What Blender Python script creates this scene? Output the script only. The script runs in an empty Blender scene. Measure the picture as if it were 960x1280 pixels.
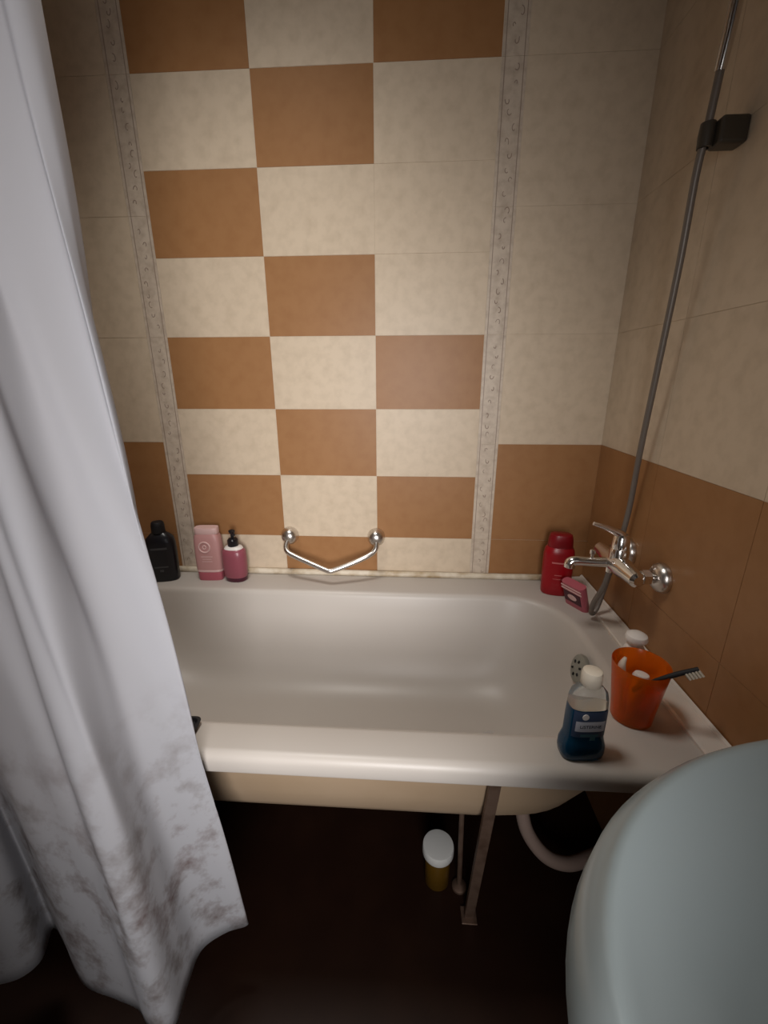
import bpy, bmesh, math, random
from mathutils import Vector, Matrix
random.seed(7)
scn = bpy.context.scene
COL = scn.collection

# ------------------------------------------------------------------ helpers
def srgb(r, g, b):
    f = lambda c: (c/255/12.92) if c/255 <= .04045 else ((c/255+.055)/1.055)**2.4
    return (f(r), f(g), f(b), 1)

def mat(name, col, rough=.5, metal=0., spec=.5, trans=0., ior=1.45, noise=None, bump=None, coat=0., alpha=1., sub=0.):
    """noise=(scale, amount, second colour); bump=(scale, strength)"""
    m = bpy.data.materials.new(name); m.use_nodes = True
    nt = m.node_tree; b = nt.nodes['Principled BSDF']
    b.inputs['Base Color'].default_value = col
    b.inputs['Roughness'].default_value = rough
    b.inputs['Metallic'].default_value = metal
    b.inputs['Specular IOR Level'].default_value = spec
    b.inputs['Transmission Weight'].default_value = trans
    b.inputs['IOR'].default_value = ior
    b.inputs['Coat Weight'].default_value = coat
    b.inputs['Alpha'].default_value = alpha
    tc = nt.nodes.new('ShaderNodeTexCoord')
    if noise:
        n = nt.nodes.new('ShaderNodeTexNoise'); n.inputs['Scale'].default_value = noise[0]
        n.inputs['Detail'].default_value = 6
        r = nt.nodes.new('ShaderNodeValToRGB')
        r.color_ramp.elements[0].position = .42; r.color_ramp.elements[1].position = .72
        r.color_ramp.elements[0].color = (0, 0, 0, 1); r.color_ramp.elements[1].color = (noise[1],)*3+(1,)
        mx = nt.nodes.new('ShaderNodeMix'); mx.data_type = 'RGBA'
        mx.inputs[6].default_value = col; mx.inputs[7].default_value = noise[2]
        nt.links.new(tc.outputs['Object'], n.inputs['Vector'])
        nt.links.new(n.outputs['Fac'], r.inputs['Fac'])
        nt.links.new(r.outputs['Color'], mx.inputs[0])
        nt.links.new(mx.outputs[2], b.inputs['Base Color'])
    if bump:
        n2 = nt.nodes.new('ShaderNodeTexNoise'); n2.inputs['Scale'].default_value = bump[0]
        bp = nt.nodes.new('ShaderNodeBump'); bp.inputs['Strength'].default_value = bump[1]
        bp.inputs['Distance'].default_value = .002
        nt.links.new(tc.outputs['Object'], n2.inputs['Vector'])
        nt.links.new(n2.outputs['Fac'], bp.inputs['Height'])
        nt.links.new(bp.outputs['Normal'], b.inputs['Normal'])
    return m

def obj(name, geo, m, parent=None, smooth=True, angle=40, bevel=0.):
    V, F = geo[0], geo[1]
    me = bpy.data.meshes.new(name); me.from_pydata([tuple(v) for v in V], [], F)
    mats = m if isinstance(m, (list, tuple)) else [m]
    for x in mats: me.materials.append(x)
    if len(geo) > 2:
        for p, i in zip(me.polygons, geo[2]): p.material_index = i
    bm = bmesh.new(); bm.from_mesh(me)
    bmesh.ops.remove_doubles(bm, verts=bm.verts, dist=1e-6)
    bmesh.ops.recalc_face_normals(bm, faces=bm.faces)
    if bevel:
        es = [e for e in bm.edges if len(e.link_faces) == 2 and e.calc_face_angle() > .5]
        bmesh.ops.bevel(bm, geom=es, offset=bevel, segments=3, profile=.5, affect='EDGES')
    bm.to_mesh(me); bm.free()
    if smooth:
        me.shade_smooth()
        try: me.set_sharp_from_angle(angle=math.radians(angle))
        except Exception: pass
    o = bpy.data.objects.new(name, me); COL.objects.link(o)
    if parent: o.parent = parent
    return o

def tag(o, label=None, cat=None, group=None, kind=None):
    for k, v in (('label', label), ('category', cat), ('group', group), ('kind', kind)):
        if v: o[k] = v
    return o

def thing(name, loc, label, cat, rz=0, group=None):
    o = bpy.data.objects.new(name, None); COL.objects.link(o)
    o.location = loc; o.rotation_euler = (0, 0, rz); o.empty_display_size = .05
    return tag(o, label, cat, group)

def join(*gs):
    V, F, I = [], [], []
    for g in gs:
        n = len(V); V += list(g[0]); F += [tuple(i+n for i in f) for f in g[1]]
        I += list(g[2])[:len(g[1])] if len(g) > 2 else [0]*len(g[1])
    return V, F, I

def box(x0, x1, y0, y1, z0, z1, mi=0):
    V = [(x, y, z) for x in (x0, x1) for y in (y0, y1) for z in (z0, z1)]
    F = [(0, 1, 3, 2), (4, 6, 7, 5), (0, 4, 5, 1), (2, 3, 7, 6), (0, 2, 6, 4), (1, 5, 7, 3)]
    return V, F, [mi]*6

def loft(rings, cap0=True, cap1=True):
    n = len(rings[0]); V = [p for r in rings for p in r]; F = []
    for k in range(len(rings)-1):
        for i in range(n):
            j = (i+1) % n
            F.append((k*n+i, k*n+j, (k+1)*n+j, (k+1)*n+i))
    if cap0: F.append(tuple(range(n))[::-1])
    if cap1: F.append(tuple((len(rings)-1)*n+i for i in range(n)))
    return V, F

def sup(cx, cy, a, b, z, n=40, e=2., ph=0):
    out = []
    for i in range(n):
        t = 2*math.pi*i/n+ph; c, s = math.cos(t), math.sin(t)
        out.append((cx+a*abs(c)**(2/e)*math.copysign(1, c), cy+b*abs(s)**(2/e)*math.copysign(1, s), z))
    return out

def lathe(prof, n=40, cx=0, cy=0, e=2., ratio=1., cap0=True, cap1=True):
    return loft([sup(cx, cy, r, r*ratio, z, n, e) for r, z in prof], cap0, cap1)

def smooth_path(P, k=8):
    P = [Vector(p) for p in P]; out = []
    for i in range(len(P)-1):
        p0 = P[max(i-1, 0)]; p1 = P[i]; p2 = P[i+1]; p3 = P[min(i+2, len(P)-1)]
        for j in range(k):
            t = j/k
            out.append(.5*((2*p1)+(p2-p0)*t+(2*p0-5*p1+4*p2-p3)*t*t+(3*p1-p0-3*p2+p3)*t**3))
    out.append(P[-1]); return out

def tube(P, r, n=16, k=8, smoothp=True):
    """r: number or list of radii per control point"""
    m = len(P)
    Q = smooth_path(P, k) if smoothp else [Vector(p) for p in P]
    L = len(Q)
    rr = [r]*m if not isinstance(r, (list, tuple)) else list(r)
    def rad(i):
        t = i/(L-1)*(m-1); a = min(int(t), m-2); return rr[a]+(rr[a+1]-rr[a])*(t-a)
    rings = []; up = None
    for i, p in enumerate(Q):
        d = (Q[min(i+1, L-1)]-Q[max(i-1, 0)]).normalized()
        if up is None:
            up = Vector((0, 0, 1)) if abs(d.z) < .9 else Vector((1, 0, 0))
        s = d.cross(up).normalized(); up = s.cross(d).normalized()
        rings.append([tuple(p+rad(i)*(math.cos(2*math.pi*q/n)*s+math.sin(2*math.pi*q/n)*up)) for q in range(n)])
    return loft(rings)

def xf(g, M):
    return ([tuple(M @ Vector(v)) for v in g[0]],)+tuple(g[1:])

def rrect(x0, x1, y0, y1, rx, ry, z, e=2.4, k=12, sx=16, sy=8):
    """rounded rectangle with superellipse corners, constant vertex count"""
    out = []
    cs = [(x1-rx, y1-ry, 0), (x0+rx, y1-ry, 1), (x0+rx, y0+ry, 2), (x1-rx, y0+ry, 3)]
    for ci, (cx, cy, q) in enumerate(cs):
        pts = []
        for i in range(k+1):
            t = math.pi/2*i/k+q*math.pi/2; c, s = math.cos(t), math.sin(t)
            pts.append((cx+rx*abs(c)**(2/e)*math.copysign(1, c), cy+ry*abs(s)**(2/e)*math.copysign(1, s), z))
        out += pts
        nx = cs[(ci+1) % 4]
        t = math.pi/2*(nx[2]); c, s = math.cos(t), math.sin(t)
        end = (nx[0]+rx*(round(c)), nx[1]+ry*(round(s)), z)
        st = pts[-1]; m = sx if q in (0, 2) else sy
        for i in range(1, m):
            out.append(tuple(st[a]+(end[a]-st[a])*i/m for a in range(3)))
    return out

# ------------------------------------------------------------------ materials
M_cream = mat('cream_tile', (.60, .49, .365, 1), .42, noise=(34, .42, (.42, .33, .23, 1)), spec=.35)
M_brown = mat('brown_tile', (.32, .158, .064, 1), .42, noise=(30, .4, (.25, .112, .040, 1)), spec=.35)
M_grout = mat('grout', (.56, .46, .345, 1), .8)
M_border = mat('border_tile', (.56, .47, .375, 1), .4, noise=(48, .7, (.36, .28, .215, 1)))
M_line = mat('border_line', (.30, .225, .18, 1), .45)
M_floor = mat('floor_tile', (.017, .0068, .0040, 1), .42, noise=(9, .6, (.026, .011, .006, 1)), spec=.25)
M_ceil = mat('ceiling_paint', (.34, .32, .30, 1), .9)
M_front = mat('brown_paint', (.20, .15, .11, 1), .7)
M_tub = mat('tub_enamel', (.48, .44, .40, 1), .38, spec=.4, noise=(3, .25, (.43, .385, .345, 1)))
M_shell = mat('aged_enamel', (.39, .285, .19, 1), .55, noise=(5, .6, (.31, .215, .13, 1)))
M_trim = mat('ledge_trim', (.66, .60, .54, 1), .4, noise=(12, .5, (.55, .47, .38, 1)))
M_seal = mat('stained_sealant', (.62, .55, .44, 1), .5, noise=(16, 1., (.30, .20, .09, 1)))
M_chrome = mat('chrome', (.78, .76, .74, 1), .16, metal=1)
M_steel = mat('brushed_steel', (.66, .62, .58, 1), .28, metal=1)
M_leg = mat('rusty_steel', (.17, .11, .08, 1), .55, metal=.5, noise=(40, .7, (.07, .035, .02, 1)))
M_sink = mat('sink_ceramic', (.27, .315, .325, 1), .22, spec=.35)
M_black = mat('black_plastic', (.006, .006, .009, 1), .3)
M_blackm = mat('black_matte', (.004, .004, .006, 1), .6)
M_greyp = mat('dark_grey_print', (.05, .05, .055, 1), .4)
M_pink = mat('pink_plastic', (.50, .26, .25, 1), .4)
M_pinkd = mat('deep_pink_plastic', (.42, .10, .13, 1), .35)
M_pinkl = mat('pale_pink', (.68, .46, .44, 1), .4)
M_mauve = mat('mauve_plastic', (.27, .07, .095, 1), .3)
M_mauved = mat('dark_mauve', (.06, .008, .02, 1), .3)
M_white = mat('white_plastic', (.72, .68, .64, 1), .35)
M_red = mat('red_plastic', (.30, .004, .010, 1), .28)
M_redd = mat('dark_red_plastic', (.20, .003, .008, 1), .3)
M_redt = mat('faded_red_print', (.58, .16, .16, 1), .4)
M_orange = mat('orange_plastic', (.92, .20, .008, 1), .2, trans=.7, ior=1.3)
M_blue = mat('blue_liquid', (.006, .06, .13, 1), .12, trans=.35, ior=1.33)
M_clear = mat('clear_plastic', (.86, .88, .86, 1), .12, trans=.9, ior=1.2)
M_lab = mat('blue_label', (.05, .075, .14, 1), .4)
M_labw = mat('white_label', (.60, .62, .70, 1), .4)
M_labt = mat('label_ink', (.01, .014, .03, 1), .5)
M_labg = mat('teal_print', (.06, .17, .22, 1), .4)
M_ivory = mat('ivory_plastic', (.62, .55, .45, 1), .4)
M_hose = mat('shower_hose_plastic', (.17, .145, .125, 1), .4, metal=.25)
M_brk = mat('dark_bronze', (.045, .036, .026, 1), .4)
M_grey = mat('grey_plastic', (.24, .235, .20, 1), .35, metal=.2)
M_yellow = mat('yellow_plastic', (.10, .05, .005, 1), .3)
M_capw = mat('grey_white_lid', (.62, .62, .60, 1), .45)
M_pipe = mat('grey_corrugated_pipe', (.34, .25, .21, 1), .5)

def curtain_mat():
    m = bpy.data.materials.new('curtain_fabric'); m.use_nodes = True; nt = m.node_tree
    b = nt.nodes['Principled BSDF']; out = nt.nodes['Material Output']
    b.inputs['Roughness'].default_value = .75; b.inputs['Specular IOR Level'].default_value = .2
    tc = nt.nodes.new('ShaderNodeTexCoord')
    sep = nt.nodes.new('ShaderNodeSeparateXYZ'); nt.links.new(tc.outputs['Object'], sep.inputs[0])
    # sprigs printed towards the hem
    mr = nt.nodes.new('ShaderNodeMapRange'); mr.inputs[1].default_value = .78; mr.inputs[2].default_value = .45
    nt.links.new(sep.outputs['Z'], mr.inputs[0])
    n = nt.nodes.new('ShaderNodeTexNoise'); n.inputs['Scale'].default_value = 17; n.inputs['Detail'].default_value = 4
    n.inputs['Roughness'].default_value = .68
    nt.links.new(tc.outputs['Object'], n.inputs['Vector'])
    r = nt.nodes.new('ShaderNodeValToRGB'); r.color_ramp.elements[0].position = .47; r.color_ramp.elements[1].position = .72
    nt.links.new(n.outputs['Fac'], r.inputs['Fac'])
    mul = nt.nodes.new('ShaderNodeMath'); mul.operation = 'MULTIPLY'
    nt.links.new(r.outputs['Color'], mul.inputs[0]); nt.links.new(mr.outputs[0], mul.inputs[1])
    n2 = nt.nodes.new('ShaderNodeTexNoise'); n2.inputs['Scale'].default_value = 6
    nt.links.new(tc.outputs['Object'], n2.inputs['Vector'])
    pk = nt.nodes.new('ShaderNodeMix'); pk.data_type = 'RGBA'
    pk.inputs[6].default_value = (.30, .20, .205, 1); pk.inputs[7].default_value = (.27, .26, .24, 1)
    nt.links.new(n2.outputs['Fac'], pk.inputs[0])
    mx = nt.nodes.new('ShaderNodeMix'); mx.data_type = 'RGBA'
    mx.inputs[6].default_value = (.64, .64, .67, 1)
    nt.links.new(mul.outputs[0], mx.inputs[0]); nt.links.new(pk.outputs[2], mx.inputs[7])
    nt.links.new(mx.outputs[2], b.inputs['Base Color'])
    tr = nt.nodes.new('ShaderNodeBsdfTranslucent'); nt.links.new(mx.outputs[2], tr.inputs['Color'])
    ms = nt.nodes.new('ShaderNodeMixShader'); ms.inputs[0].default_value = .5
    nt.links.new(b.outputs[0], ms.inputs[1]); nt.links.new(tr.outputs[0], ms.inputs[2])
    nt.links.new(ms.outputs[0], out.inputs['Surface'])
    return m
M_curtain = curtain_mat()

# ------------------------------------------------------------------ room shell
XL, XR, YF, H = -.443, 1.257, -1.50, 2.50
def struct(name, geo, m, **k): return tag(obj(name, geo, m, smooth=False, **k), kind='structure')

struct('floor', box(XL-.1, XR+.1, YF-.1, .1, -.08, 0), M_floor)
struct('ceiling', box(XL-.1, XR+.1, YF-.1, .1, H, H+.08), M_ceil)
G = .0005   # half joint
T = .001    # tile proud of the grout bed
def tile_y(x0, x1, z0, z1, mi): return box(x0+G, x1-G, -T, .004, z0+G, z1-G, mi)
parts = [box(XL-.1, XR+.1, 0, .1, 0, H, 0)]
Z0 = 1.93
rows = {}
for k in range(-2, 10):
    zt = Z0-.2*(k-1); zb = zt-.2
    if zb < 0: continue
    zt = min(zt, H)
    for c in range(3):
        brown = (k+c) % 2 == 0
        if k == 2 and c == 2: brown = False
        parts.append(tile_y(.3*c, .3*c+.3, zb, zt, 2 if brown else 1))
def side(x0, x1):
    z = 1.03-.3*4
    while z < H-.01:
        parts.append(tile_y(x0, x1, max(z, 0), min(z+.3, H), 2 if z < 1.0 else 1)); z = round(z+.3, 4)
side(.96, XR); side(-.36, -.06); side(XL, -.36)
for sx0, sx1 in ((-.06, 0), (.90, .96)):     # ornamental border strips with a thin frame line
    z = 0.13
    while z < H-.01:
        z1 = min(z+.3, H)
        parts.append(tile_y(sx0, sx1, z, z1, 3))
        for xl in (sx0+.007, sx1-.009):
            parts.append(box(xl, xl+.002, -T-.0004, -T+.001, z+G, z1-G, 4))
        # little scroll marks pressed into the border
        zz = z+.02
        while zz < z1-.02:
            s = random.choice((-1, 1)); xm = (sx0+sx1)/2+random.uniform(-.008, .008)
            rr = random.uniform(.004, .008); a0 = random.uniform(0, 6.28); tw = random.choice((-1, 1))
            parts.append(tube([(xm+s*.003+rr*(1-.10*q)*math.cos(a0+tw*q*.55), -T+.0002, zz+.010+1.5*rr*(1-.10*q)*math.sin(a0+tw*q*.55)) for q in range(8)], .0011, 5, 1, False)+([4]*400,))
            zz += random.uniform(.020, .036)
        z = round(z+.3, 4)
struct('wall_back', join(*parts), [M_grout, M_cream, M_brown, M_border, M_line])
parts = [box(XR, XR+.1, YF-.1, 0, 0, H, 0)]
y = -T
while y > YF:
    z = -.17
    while z < H-.01:
        parts.append(box(XR-T, XR+.004, max(y-.3, YF)+G, y-G, max(z, 0)+G, min(z+.3, H)-G, 2 if z < 1.0 else 1)); z = round(z+.3, 4)
    y -= .3
struct('wall_right', join(*parts), [M_grout, M_cream, M_brown])
parts = [box(XL-.1, XL, YF-.1, 0, 0, H, 0)]
y = -T
while y > YF:
    z = -.17
    while z < H-.01:
        parts.append(box(XL-.004, XL+T, max(y-.3, YF)+G, y-G, max(z, 0)+G, min(z+.3, H)-G, 2 if z < 1.0 else 1)); z = round(z+.3, 4)
    y -= .3
struct('wall_left', join(*parts), [M_grout, M_cream, M_brown])
DX0, DX1, DH = .50, .90, 2.02    # doorway behind the camera, its gap narrowed to shade curtain and right side
struct('wall_front', join(box(XL, DX0, YF-.1, YF, 0, H), box(DX1, XR, YF-.1, YF, 0, H), box(DX0, DX1, YF-.1, YF, DH, H)), M_front)

# ------------------------------------------------------------------ bathtub
RIM = .60
tub = thing('bathtub', (0, 0, 0), 'white enamel bathtub with wide front rim along the checkered tile wall', 'bathtub')
ox0, ox1, oy0, oy1 = XL+.006, XR-.006, -.725, -.006
ix0, ix1, iy0, iy1 = -.29, 1.145, -.647, -.128
def oring(d, z): return rrect(ox0+d, ox1-d, oy0+d, oy1-d, .03, .03, z, 2)
def iring(d, z, dl=0, dr=0):
    return rrect(ix0+d+dl, ix1-d-dr, iy0+d, iy1-d, .20, min(.245, (iy1-iy0)/2-d-.005), z, 2.7)
rings = [oring(.016, .562), oring(.002, .562), oring(0, .566), oring(0, .585), oring(.003, .594), oring(.010, .5995), oring(.018, RIM)]
rings += [iring(-.010, RIM), iring(-.003, .5985), iring(.003, .594), iring(.007, .585), iring(.016, .54, .03, .006),
          iring(.030, .48, .07, .012), iring(.046, .42, .11, .02), iring(.068, .37, .15, .03), iring(.10, .338, .18, .04), iring(.14, .323, .20, .05), iring(.19, .317, .22, .06)]
basin = obj('basin', loft(rings, False, True), M_tub, tub, angle=60)
sx0, sx1, sy0, sy1 = -.34, 1.165, -.655, -.03
def sring(d, z, dr=0): return rrect(sx0+d, sx1-d-dr, sy0+d, sy1-d, .22, .20, z, 2.2)
shell = [sring(.0, .585), sring(.004, .50), sring(.018, .42), sring(.040, .36), sring(.065, .322, .02), sring(.095, .302, .045), sring(.14, .293, .07), sring(.19, .291, .1)]
tag(obj('outer_shell', loft(shell, False, True), M_shell, tub, angle=60), 'yellowed outer side of the tub under the rim')
# front support: a flat strap leg and a threaded rod; matching set near the other end
def strap(x0, x1, yt, yb, zt, w, t):
    return loft([[(x0-w/2, yt-t, zt), (x0+w/2, yt-t, zt), (x0+w/2, yt+t, zt), (x0-w/2, yt+t, zt)],
                 [(x1-w/2, yb-t, .0), (x1+w/2, yb-t, .0), (x1+w/2, yb+t, .0), (x1-w/2, yb+t, .0)]])
for px, dx in ((.868, -.012), (-.09, .02)):
    obj('leg', join(strap(px, px+dx, -.675, -.59, .565, .022, .006), box(px-.02, px+.02, -.695, -.655, .555, .563),
                    box(px+dx-.018, px+dx+.018, -.608, -.572, 0, .004)), M_leg, tub, smooth=False, bevel=.0015)
    obj('leg', join(tube([(px-.035, -.53, .30), (px-.028, -.53, 0.0)], .006, smoothp=False),
                    lathe([(.018, 0), (.018, .006), (.008, .012)], 16, px-.028, -.53)), M_leg, tub)
# overflow rosette on the tap-end wall of the basin
ov = Matrix.Translation((1.116, -.388, .549)) @ Matrix.Rotation(math.radians(-74), 4, 'Y')
o = obj('overflow_plate', xf(lathe([(.034, -.004), (.035, .002), (.033, .006), (.024, .009), (.008, .010)], 32), ov), M_grey, tub)
obj('slot', xf(join(*[tube([(.014*math.cos(a), .014*math.sin(a), .0098), (.020*math.cos(a), .020*math.sin(a), .0092)], .0028, 8, smoothp=False)
                    for a in [i*math.pi/3 for i in range(6)]]), ov), M_blackm, o)
obj('drain', lathe([(.033, .3175), (.033, .320), (.027, .3215), (.015, .3195)], 32, .93, -.385), M_chrome, tub)
# sealing strips round the ledge
seal = tube([(XL+.006, -.010, .606), (.3, -.010, .607), (.9, -.010, .606), (XR-.05, -.010, .607)], .010, 12)
tag(obj('trim_1', seal, M_seal), kind='structure')
prof = [(1.208, .600), (1.208, .606), (1.211, .609), (1.247, .611), (1.249, .615), (1.2535, .618), (1.2535, .600)]
tag(obj('trim_2', loft([[(x, yy, z) for x, z in prof] for yy in (-.84, -.55, -.3, -.006)]), M_trim, smooth=False), kind='structure')

# drain hose under the tub
dr = obj('drain_pipe', tube([(.975, -.47, .292), (.985, -.475, .22), (1.005, -.49, .145), (1.05, -.505, .09), (1.11, -.50, .060), (1.18, -.47, .045), (1.24, -.44, .04)], .0165, 18, 10), M_pipe)
tag(dr, 'grey plastic drain pipe curving down under the bathtub tap end', 'pipe')

# white-lidded jar on the floor beneath the tub
jar = thing('cleaner_jar', (.785, -.515, 0), 'small yellow jar with round white lid on floor under bathtub', 'jar')
obj('body', lathe([(.028, 0), (.031, .004), (.031, .085), (.027, .098)], 32), M_yellow, jar)
obj('lid', lathe([(.037, .096), (.0385, .099), (.0385, .117), (.037, .121), (.030, .1225)], 40), M_capw, jar)

# ------------------------------------------------------------------ shower curtain
hem = [(-.40, -.80), (-.33, -.775), (-.22, -.80), (-.12, -.855), (-.05, -.86), (-.005, -.852), (.026, -.840), (.040, -.815), (.024, -.770), (.07, -.795),
       (.141, -.843), (.21, -.858), (.256, -.868), (.285, -.886), (.310, -.895), (.329, -.880), (.325, -.830), (.327, -.786), (.36, -.758), (.396, -.745),
       (.392, -.737), (.350, -.736), (.280, -.737)]
EDGE = 19
def topp(i):
    x, y = hem[i]
    if i <= EDGE:
        return (.260-(.396-x)*.82, -.775+.32*(y+.80)+(0.02 if i == EDGE else 0))
    return [(.276, -.745), (.291, -.725), (.299, -.695)][i-EDGE-1]
hp = smooth_path([(x, y, 0) for x, y in hem], 7)
tp = smooth_path([topp(i)+(0,) for i in range(len(hem))], 7)
ZT, ZB, NZ = 1.93, .20, 60
V, F = [], []
n = len(hp)
for k in range(NZ+1):
    t = k/NZ; z = ZT+(ZB-ZT)*t; w = t**1.25
    for i in range(n):
        a, b = tp[i], hp[i]
        x = a.x+(b.x-a.x)*w; y = a.y+(b.y-a.y)*w
        y += .004*math.sin(9*z+.45*i)*(1-abs(2*t-1)); x += .0035*math.sin(13*z+.3*i)*t*(1-t)*3
        if z < .66: y = min(y, -.7315)
        V.append((x, y, z))
for k in range(NZ):
    for i in range(n-1):
        F.append((k*n+i, k*n+i+1, (k+1)*n+i+1, (k+1)*n+i))
cur = thing('shower_curtain', (0, 0, 0), 'white fabric shower curtain with pinkish print near its wavy hem', 'curtain')
cl = obj('fabric', (V, F), M_curtain, cur, angle=180)
so = cl.modifiers.new('thickness', 'SOLIDIFY'); so.thickness = .0012; so.offset = 0
for i in range(9):
    x = -.40+i*.083
    obj('ring', tube([(x+.0, -.775+.022*math.cos(a), 1.955+.028*math.sin(a)) for a in [q*math.pi/8 for q in range(17)]], .002, 8, 1, False), M_white, cur)
rod = obj('curtain_rod', tube([(XL, -.775, 1.965), (XR, -.775, 1.965)], .011, 20, smoothp=False), M_chrome)
tag(rod, 'straight metal rod above the bath carrying the white shower curtain', 'rod')

# ------------------------------------------------------------------ wash basin at lower right
SZ = .82; SCY = -1.13; SA, SB = .418, .283
sink = thing('washbasin', (XR, SCY, 0), 'pale bluish ceramic washbasin with rounded front on the right wall', 'sink')
def dring(off, z, e=2.05, shift=0.):
    """half-oval outline: straight back on the wall, bulging into the room"""
    out = []; a, b = SA+off, SB+off
    for i in range(49):
        t = math.pi/2+math.pi*i/48; c, s = math.cos(t), math.sin(t)
        out.append((-.002+shift+a*abs(c)**(2/e)*(-1 if c < -1e-9 else 0), b*abs(s)**(2/e)*math.copysign(1, s), z))
    return out
def bowl(off, z):
    out = []; cx = -.215; a, b = .185+off, .255+off   # inner dish outline, shares the vertex count
    for i in range(49):
        t = math.pi/2+2*math.pi*(i/48-.25)*.999
        out.append((cx-a*math.cos(math.pi*2*(i/49)-math.pi), b*math.sin(2*math.pi*i/49+math.pi), z))
    return out
def dish(f, z):
    """inner outline: the rim outline pulled towards the bowl centre"""
    c = (-.20, 0); out = []
    for p in dring(-.012, z):
        x = min(p[0], -.075) if True else p[0]
        out.append((c[0]+(x-c[0])*f, c[1]+p[1]*f, z))
    return out
rings = [dring(-.19, .60), dring(-.13, .615), dring(-.06, .65), dring(-.008, .70), dring(.014, .735), dring(.019, .765), dring(.015, .79), dring(.007, .807),
         dring(0, .8165), dring(-.005, SZ), dring(-.010, .8185)]
rings += [dish(.985, .8165), dish(.96, .8125), dish(.92, .807), dish(.85, .798), dish(.72, .778), dish(.55, .745), dish(.35, .715), dish(.12, .705)]
obj('basin', loft(rings, True, True), M_sink, sink, angle=70)
obj('drain', lathe([(.026, .705), (.026, .708), (.016, .7075)], 28, -.20, 0), M_chrome, sink)
obj('pedestal', loft([sup(-.17, 0, .10, .085, z, 32) if z > .5 else sup(-.17, 0, .10-.02*(.5-z), .085, z, 32) for z in (0, .03, .2, .4, .55, .62)]), M_sink, sink)

# ------------------------------------------------------------------ grab bar on the back wall
gb = thing('grab_bar', (.459, -T, .735), 'chrome V-shaped grab bar between two ball mounts on tiled wall', 'grab bar')
for s in (-1, 1):
    obj('mount', xf(join(lathe([(.024, 0), (.026, .003), (.0275, .012), (.026, .024), (.020, .034), (.010, .040)], 28)),
                    Matrix.Translation((s*.139, 0, 0)) @ Matrix.Rotation(math.radians(90), 4, 'X')), M_steel, gb)
obj('bar', tube([(-.139, -.028, -.004), (-.145, -.043, -.022), (-.138, -.055, -.038), (-.112, -.064, -.050), (-.055, -.078, -.069), (-.012, -.088, -.083), (.0, -.090, -.085), (.012, -.088, -.083),
                 (.055, -.078, -.069), (.105, -.064, -.050), (.130, -.052, -.038), (.141, -.042, -.022), (.139, -.028, -.004)], .0082, 16, 6), M_steel, gb)

# ------------------------------------------------------------------ mixer tap on the right wall
FY = (-.385, -.235); MX, MZ = 1.192, .800
tap = thing('bath_mixer', (XR-T, -.326, MZ), 'chrome wall mixer tap with raised lever above the bath end', 'tap')
rx = Matrix.Rotation(math.radians(-90), 4, 'Y')
def L(x, y, z): return (x-(XR-T), y+.31, z-MZ)
for fy in FY:
    obj('wall_flange', xf(lathe([(.033, 0), (.034, .004), (.031, .014), (.022, .022), (.015, .025)], 32), Matrix.Translation(L(XR-T, fy, MZ)) @ rx), M_steel, tap)
    obj('union', join(tube([L(XR-.02, fy, MZ), L(1.222, fy, MZ), L(MX, fy, MZ)], .0105, 18, 4),
                      xf(lathe([(.0175, 0), (.0175, .016)], 6), Matrix.Translation(L(1.224, fy, MZ)) @ rx)), M_chrome, tap)
obj('body', join(xf(lathe([(.010, -.098), (.017, -.092), (.019, -.06), (.023, -.03), (.024, .0), (.023, .03), (.019, .06), (.017, .092), (.010, .098)], 28),
                    Matrix.Translation(L(MX, -.31, MZ)) @ Matrix.Rotation(math.radians(90), 4, 'X')),
                 xf(lathe([(.021, 0), (.021, .022), (.019, .028)], 28), Matrix.Translation(L(MX, -.31, MZ+.010)))), M_chrome, tap)
obj('lever', join(xf(lathe([(.019, 0), (.0195, .010), (.017, .030), (.013, .036)], 28), Matrix.Translation(L(MX, -.31, MZ+.036))),
                  tube([L(MX+.004, -.31, MZ+.055), L(MX-.004, -.31, MZ+.070), L(MX-.018, -.31, MZ+.078), L(MX-.040, -.31, MZ+.088), L(MX-.068, -.31, MZ+.097)], [.013, .011, .008, .006, .0042], 14, 6)), M_chrome, tap)
obj('spout', tube([L(MX, -.30, MZ-.002), L(MX-.03, -.297, MZ-.004), L(MX-.065, -.292, MZ-.005), L(MX-.088, -.288, MZ-.006), L(MX-.098, -.286, MZ-.012), L(MX-.100, -.286, MZ-.024)], [.014, .012, .011, .0115, .013, .0125], 18, 6), M_chrome, tap)
obj('diverter_knob', xf(lathe([(.004, 0), (.004, .010), (.0065, .012), (.0065, .020), (.004, .022)], 18), Matrix.Translation(L(MX-.053, -.293, MZ+.004))), M_chrome, tap)

# shower hose: drops from the mixer to the ledge, turns and climbs the wall
hose = thing('shower_hose', (XR-.05, -.25, .61), 'thin grey shower hose running up the right wall from mixer', 'shower hose')
def LH(p): return (p[0]-(XR-.05), p[1]+.25, p[2]-.61)
hp_ = [(1.190, -.300, .776), (1.187, -.290, .72), (1.183, -.262, .66), (1.186, -.250, .6235), (1.200, -.240, .6215), (1.214, -.232, .66), (1.230, -.236, .78), (1.238, -.246, .90), (1.228, -.270, 1.06), (1.219, -.297, 1.22), (1.208, -.330, 1.422), (1.199, -.348, 1.56), (1.199, -.358, 1.63), (1.198, -.366, 1.70)]
obj('hose', tube([LH(p) for p in hp_], .0065, 12, 8), M_hose, hose)
obj('connector', tube([LH((1.190, -.300, .788)), LH((1.190, -.300, .766))], .010, 16, smoothp=False), M_chrome, hose)
tag(obj('handset_pipe', tube([LH((1.198, -.365, 1.695)), LH((1.196, -.378, 1.76)), LH((1.190, -.400, 1.90))], [.0085, .0095, .011], 16, 6), M_chrome, hose), 'chrome handset pipe at the top of the hose')
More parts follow.
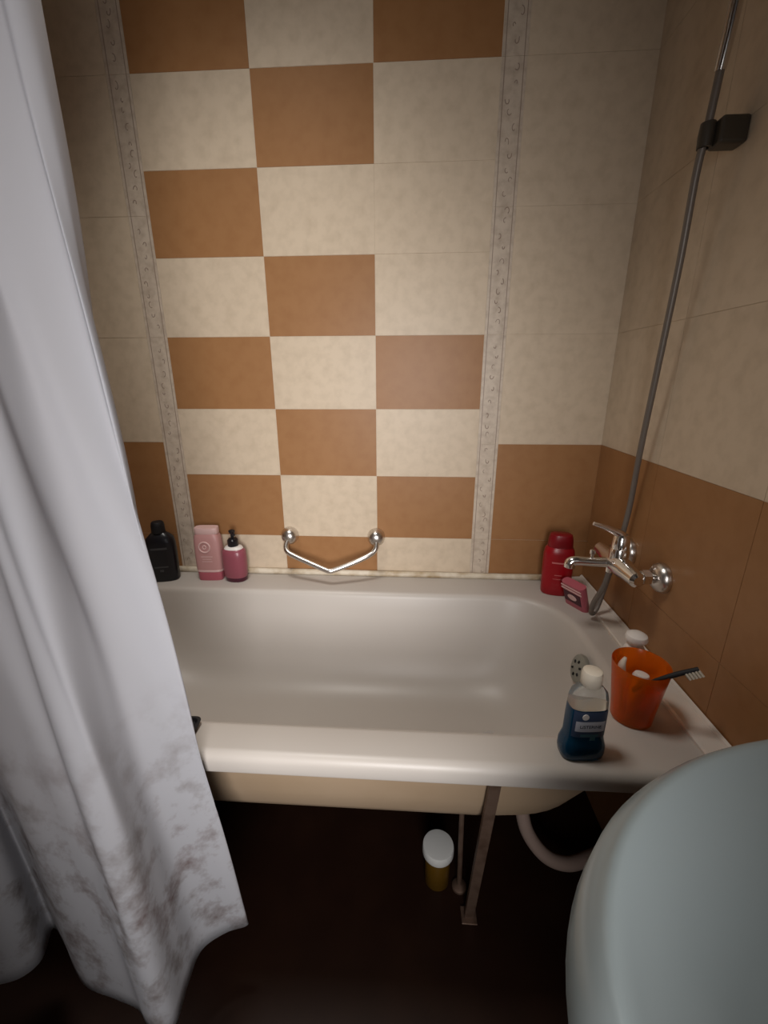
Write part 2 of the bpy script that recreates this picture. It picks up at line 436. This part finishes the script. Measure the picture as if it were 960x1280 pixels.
br = thing('shower_bracket', (XR-T, -.362, 1.612), 'small dark wall bracket beside the shower hose, high on right wall', 'bracket')
obj('holder', box(-.046, 0, -.017, .017, -.020, .020), M_brk, br, smooth=False, bevel=.005)
obj('clip', xf(lathe([(.0068, -.018), (.0115, -.018), (.0125, 0), (.0115, .018), (.0068, .018)], 24, cap0=False, cap1=False), Matrix.Translation((-.0555, .007, .0))), M_brk, br)

# ------------------------------------------------------------------ bottles along the back ledge
def prof_bottle(prof, n=40, e=3., ratio=.6): return loft([sup(0, 0, a, a*ratio, z, n, ee) for a, z, ee in [(p[0], p[1], p[2] if len(p) > 2 else e) for p in prof]])

b1 = thing('shampoo_bottle', (-.080, -.070, RIM), 'black shampoo bottle on back ledge, beside the curtain edge', 'bottle', rz=.25); b1.scale = (.93, .93, .975)
obj('body', prof_bottle([(.040, 0), (.045, .004), (.046, .04), (.047, .10), (.046, .130), (.042, .146), (.030, .158), (.022, .164)], 40, 3, .62), M_black, b1)
obj('cap', lathe([(.0205, .163), (.0215, .166), (.021, .186), (.019, .196), (.0165, .199)], 32), M_blackm, b1)
def arc_patch(w, z0, z1, a, ratio, e, off=.0006, nn=16, yc=0.):
    """strip hugging the bottle's front"""
    V, F = [], []
    for j, z in enumerate((z0, z1)):
        for i in range(nn+1):
            x = -w+2*w*i/nn
            y = -(a*ratio)*(max(0., 1-abs(x/a)**e))**(1/e)-off
            V.append((x, y, z))
    for i in range(nn): F.append((i, i+1, nn+1+i+1, nn+1+i))
    return V, F
for g in ((.026, .112, .119, .047), (.022, .050, .055, .046), (.006, .036, .044, .046)): obj('print', arc_patch(*g, .62, 3), M_greyp, b1)

b2 = thing('lotion_bottle', (.068, -.056, RIM), 'pale pink flat bottle with ring emblem, between black bottle and pump bottle', 'bottle', rz=.05)
obj('body', prof_bottle([(.041, .036), (.042, .040), (.042, .09), (.041, .132), (.038, .148), (.034, .155)], 40, 4, .55), M_pink, b2)
obj('cap', prof_bottle([(.034, .154), (.036, .156), (.036, .172), (.035, .175)], 40, 4, .5), M_pinkl, b2)
tag(obj('base', prof_bottle([(.037, 0), (.039, .003), (.040, .028), (.040, .030)], 40, 4, .55), M_pinkd, b2), 'deep pink base of the bottle')
tag(obj('band', prof_bottle([(.0405, .0295), (.041, .030), (.0415, .0365), (.041, .037)], 40, 4, .55), M_pinkl, b2), 'white band above the base')
obj('emblem', xf(join(tube([(.017*math.cos(a), .017*math.sin(a), 0) for a in [q*math.pi/16 for q in range(33)]], .0022, 8, 1, False),
                      tube([(.005*math.cos(a), .006*math.sin(a), 0) for a in [q*math.pi/8 for q in range(17)]], .0016, 8, 1, False)),
                 Matrix.Translation((-.004, -.0232, .115)) @ Matrix.Rotation(math.radians(90), 4, 'X')), M_pinkl, b2)
for g in ((.018, .082, .0845), (.014, .074, .076), (.016, .066, .068)): obj('print', arc_patch(*g, .042, .55, 4), M_pinkl, b2)

b3 = thing('pump_bottle', (.151, -.062, RIM), 'mauve pump bottle with black pump head on back ledge', 'bottle', rz=-.1)
obj('body', prof_bottle([(.034, .014), (.0365, .018), (.038, .05), (.038, .085), (.036, .100), (.030, .108), (.02, .111)], 36, 2.3, .75), M_mauve, b3)
tag(obj('base', prof_bottle([(.031, 0), (.033, .002), (.034, .014)], 36, 2.3, .75), M_mauved, b3), 'dark base of the pump bottle')
tag(obj('shoulder', prof_bottle([(.030, .1075), (.026, .114), (.019, .117)], 36, 2.3, .75), M_white, b3), 'white shoulder under the pump')
pump = obj('pump', join(lathe([(.0155, .116), (.0165, .118), (.0165, .136), (.012, .141), (.005, .143), (.005, .158), (.009, .159), (.010, .166), (.006, .169)], 28),
                        tube([(0, 0, .163), (.010, -.012, .163), (.017, -.020, .159)], .0042, 10, 4)), M_black, b3)

b4 = thing('shower_gel_bottle', (1.141, -.096, RIM), 'tall dark red shower gel bottle in the back corner by tap', 'bottle', rz=-.2)
obj('body', prof_bottle([(.036, 0), (.040, .004), (.0415, .03), (.043, .09), (.043, .125), (.040, .142), (.034, .150)], 40, 2.6, .62), M_red, b4)
obj('cap', prof_bottle([(.034, .149), (.035, .152), (.033, .176), (.030, .186), (.024, .189)], 40, 2.6, .66), M_redd, b4)
for g in ((.020, .103, .1075, .043), (.010, .066, .068, .043), (.013, .054, .0555, .042)): obj('print', arc_patch(*g, .62, 2.6), M_redt, b4)

pk = thing('soap_packet', (1.180, -.178, RIM), 'pink and white wrapped packet leaning behind the red bottle', 'packet', rz=math.radians(-62))
tilt = Matrix.Rotation(math.radians(20), 4, 'X')
def slab(w, h, d, z0=0., mi=0): return loft([rrect(-w/2, w/2, -d/2, d/2, d*.45, d*.45, z, 2.2, 4, 6, 2) for z in (z0, z0+h)])
obj('wrapper', xf(slab(.072, .082, .026), tilt), M_pinkd, pk, angle=50)
tag(obj('panel', xf(box(-.028, .028, -.0138, -.0125, .022, .058), tilt), M_mauved, pk, smooth=False), 'dark panel on the wrapper')
obj('stripe', xf(join(box(-.034, .034, -.0138, -.0125, .061, .066), box(-.034, .034, -.0138, -.0125, .071, .075)), tilt), M_pinkl, pk, smooth=False)
obj('emblem', xf(lathe([(.015, .0), (.015, .001)], 24, e=2, ratio=.6), tilt @ Matrix.Translation((.0, -.0137, .041)) @ Matrix.Rotation(math.radians(90), 4, 'X')), M_pinkl, pk)

# ------------------------------------------------------------------ front right corner of the tub
mw = thing('mouthwash_bottle', (1.000, -.681, RIM), 'blue mouthwash bottle with clear top and white cap on front rim', 'bottle', rz=.08)
def mring(a, z, e=3.4): return sup(0, 0, a, a*.60, z, 48, e)
tag(obj('liquid', loft([mring(a, z) for a, z in ((.031, 0), (.0355, .003), (.037, .012), (.0365, .026), (.033, .038), (.0315, .045), (.0315, .080), (.031, .102))]), M_blue, mw, angle=50), 'dark blue mouthwash')
tag(obj('shoulder', loft([mring(a, z, e) for a, z, e in ((.031, .1021, 3.4), (.0305, .116, 3.2), (.028, .128, 2.8), (.020, .137, 2.3), (.0125, .141, 2)) ], True, True), M_clear, mw, angle=50), 'clear empty top of the bottle')
obj('cap', lathe([(.0150, .141), (.0162, .1425), (.0162, .160), (.0145, .166), (.0100, .168)], 32), M_ivory, mw)
lab = obj('label', arc_patch(.028, .050, .101, .0315, .60, 3.4, .0008), M_lab, mw)
obj('name_panel', arc_patch(.024, .062, .082, .0315, .60, 3.4, .0013), M_labw, lab)
obj('print', join(arc_patch(.015, .052, .057, .0315, .60, 3.4, .0014), xf(arc_patch(.0045, .044, .054, .0315, .60, 3.4, .0012), Matrix.Translation((.006, 0, 0)))), M_labg, lab)
obj('seal', xf(lathe([(.0055, 0), (.0055, .001)], 20), Matrix.Translation((-.011, -.0203, .092)) @ Matrix.Rotation(math.radians(90), 4, 'X')), M_white, lab)
fc = bpy.data.curves.new('word', 'FONT'); fc.body = 'LISTERINE'; fc.size = .0080; fc.align_x = 'CENTER'; fc.extrude = .0002
fo = bpy.data.objects.new('word', fc); COL.objects.link(fo)
me = bpy.data.meshes.new_from_object(fo); bpy.data.objects.remove(fo)
V = [(v.co.x, -(.0315*.60)*(max(0, 1-abs(v.co.x/.0315)**3.4))**(1/3.4)-.0018-v.co.z, .0695+v.co.y) for v in me.vertices]
F = [tuple(p.vertices) for p in me.polygons]
obj('lettering', (V, F), M_labt, lab, smooth=False)

cup = thing('tumbler', (1.128, -.592, RIM), 'orange see-through plastic tumbler at right end of front rim', 'cup')
obj('wall', loft([sup(0, 0, r, r, z, 48) for r, z in ((.030, .0), (.0355, .002), (.038, .03), (.0445, .085), (.0485, .118), (.0480, .1195), (.0468, .118), (.0428, .085), (.0365, .03), (.034, .006), (.02, .005))]), M_orange, cup)
tp_ = thing('toothpaste_tube', (1.122, -.600, RIM+.006), 'white toothpaste tube standing inside the orange tumbler', 'tube', rz=.6)
tl = Matrix.Rotation(math.radians(8), 4, 'Y')
obj('body', xf(loft([sup(0, 0, a, b, z, 28) for a, b, z in ((.018, .003, .0), (.018, .005, .008), (.017, .012, .045), (.015, .014, .068))]), tl), M_ivory, tp_)
obj('cap', xf(lathe([(.0135, .068), (.0145, .070), (.0145, .086), (.012, .091), (.006, .092)], 24), tl), M_white, tp_)
ib = thing('toothbrush', (1.112, -.580, RIM+.006), 'ivory toothbrush standing inside the tumbler beside the white toothpaste cap', 'toothbrush')
obj('handle', tube([(0, 0, .003), (-.003, .003, .045), (-.006, .004, .075), (-.008, .005, .096), (-.004, .005, .112)], [.004, .0045, .0075, .0065, .0025], 12, 5), M_ivory, ib)
tbp = [(1.110, -.612, .675), (1.140, -.623, .706), (1.1655, -.630, .7255), (1.195, -.638, .744)]
tb = thing('toothbrush', tbp[0], 'black toothbrush sticking out over the tumbler rim to the right', 'toothbrush')
def LB(p): return tuple(p[i]-tbp[0][i] for i in range(3))
obj('handle', tube([LB(p) for p in tbp], [.0035, .004, .0045, .0040], 12, 6), M_blackm, tb)
d = (Vector(tbp[3])-Vector(tbp[2])).normalized()
bb = []
for i in range(5):
    for j in (-1, 0, 1):
        p = Vector(LB(tbp[3]))-d*(.022-.005*i); p = p+Vector((.0, j*.003, 0))
        bb.append(tube([tuple(p), tuple(p+Vector((.006, -.006, -.008)))], .0023, 6, smoothp=False))
tag(obj('bristles', join(*bb), M_ivory, tb), 'pale bristles at the tip')

cr = thing('cream_bottle', (1.183, -.470, RIM), 'white bottle with domed cap behind the orange tumbler', 'bottle')
obj('body', lathe([(.019, 0), (.021, .003), (.021, .066), (.016, .076), (.012, .080)], 28), M_white, cr)
obj('cap', lathe([(.012, .079), (.0125, .086), (.021, .088), (.0225, .092), (.020, .100), (.012, .105), (.004, .1065)], 28), M_white, cr)

bk = thing('soap_dish', (.257, -.686, RIM), 'black flat dish on front rim at the curtain edge', 'dish', rz=.0)
obj('tray', loft([rrect(-.055, .055, -.030, .030, .008, .008, 0, 2), rrect(-.060, .060, -.034, .034, .010, .010, .003, 2), rrect(-.063, .063, -.036, .036, .012, .012, .010, 2),
                  rrect(-.058, .058, -.032, .032, .010, .010, .010, 2), rrect(-.055, .055, -.029, .029, .010, .010, .005, 2)]), M_blackm, bk)

# ------------------------------------------------------------------ light: daylight from the hall through the doorway, plus an added fill
def area(name, loc, rot, sx, sy, power, col, spread=180):
    l = bpy.data.lights.new(name, 'AREA'); l.shape = 'RECTANGLE'; l.size = sx; l.size_y = sy
    l.energy = power; l.color = col; l.spread = math.radians(spread)
    o = bpy.data.objects.new(name, l); o.location = loc; o.rotation_euler = rot; COL.objects.link(o); return o
area('hall_daylight', (.82, -2.0, 1.18), (math.radians(80), 0, math.radians(9)), .6, .8, 9.8, (1.0, .97, .96), 86)
area('overhead_fill', (.32, -.60, 2.44), (math.radians(3), 0, math.radians(0)), .34, .34, 4.2, (1.0, .96, .90), 92)  # added fill without a fixture, brightens the tub interior and left wall
w = bpy.data.worlds.new('World'); scn.world = w; w.use_nodes = True
w.node_tree.nodes['Background'].inputs[0].default_value = (.9, .95, 1, 1)
w.node_tree.nodes['Background'].inputs[1].default_value = .02

# ------------------------------------------------------------------ camera
cam = bpy.data.cameras.new('camera'); co = bpy.data.objects.new('camera', cam); COL.objects.link(co)
yaw, pitch, roll = -.061, -.303, -.003
f = Vector((math.sin(yaw)*math.cos(pitch), math.cos(yaw)*math.cos(pitch), math.sin(pitch)))
r = Vector((math.cos(yaw), -math.sin(yaw), 0)); u = r.cross(f)
r2 = math.cos(roll)*r+math.sin(roll)*u; u2 = -math.sin(roll)*r+math.cos(roll)*u
co.matrix_world = Matrix(((r2.x, u2.x, -f.x, .7002), (r2.y, u2.y, -f.y, -1.2792), (r2.z, u2.z, -f.z, 1.2154), (0, 0, 0, 1)))
cam.sensor_fit = 'VERTICAL'; cam.sensor_height = 36; cam.lens = 533.1/1280*36
cam.clip_start = .01
scn.camera = co
scn.view_settings.view_transform = 'Standard'; scn.view_settings.look = 'None'
scn.view_settings.gamma = 1; scn.view_settings.use_curve_mapping = False
scn.view_settings.exposure = 0
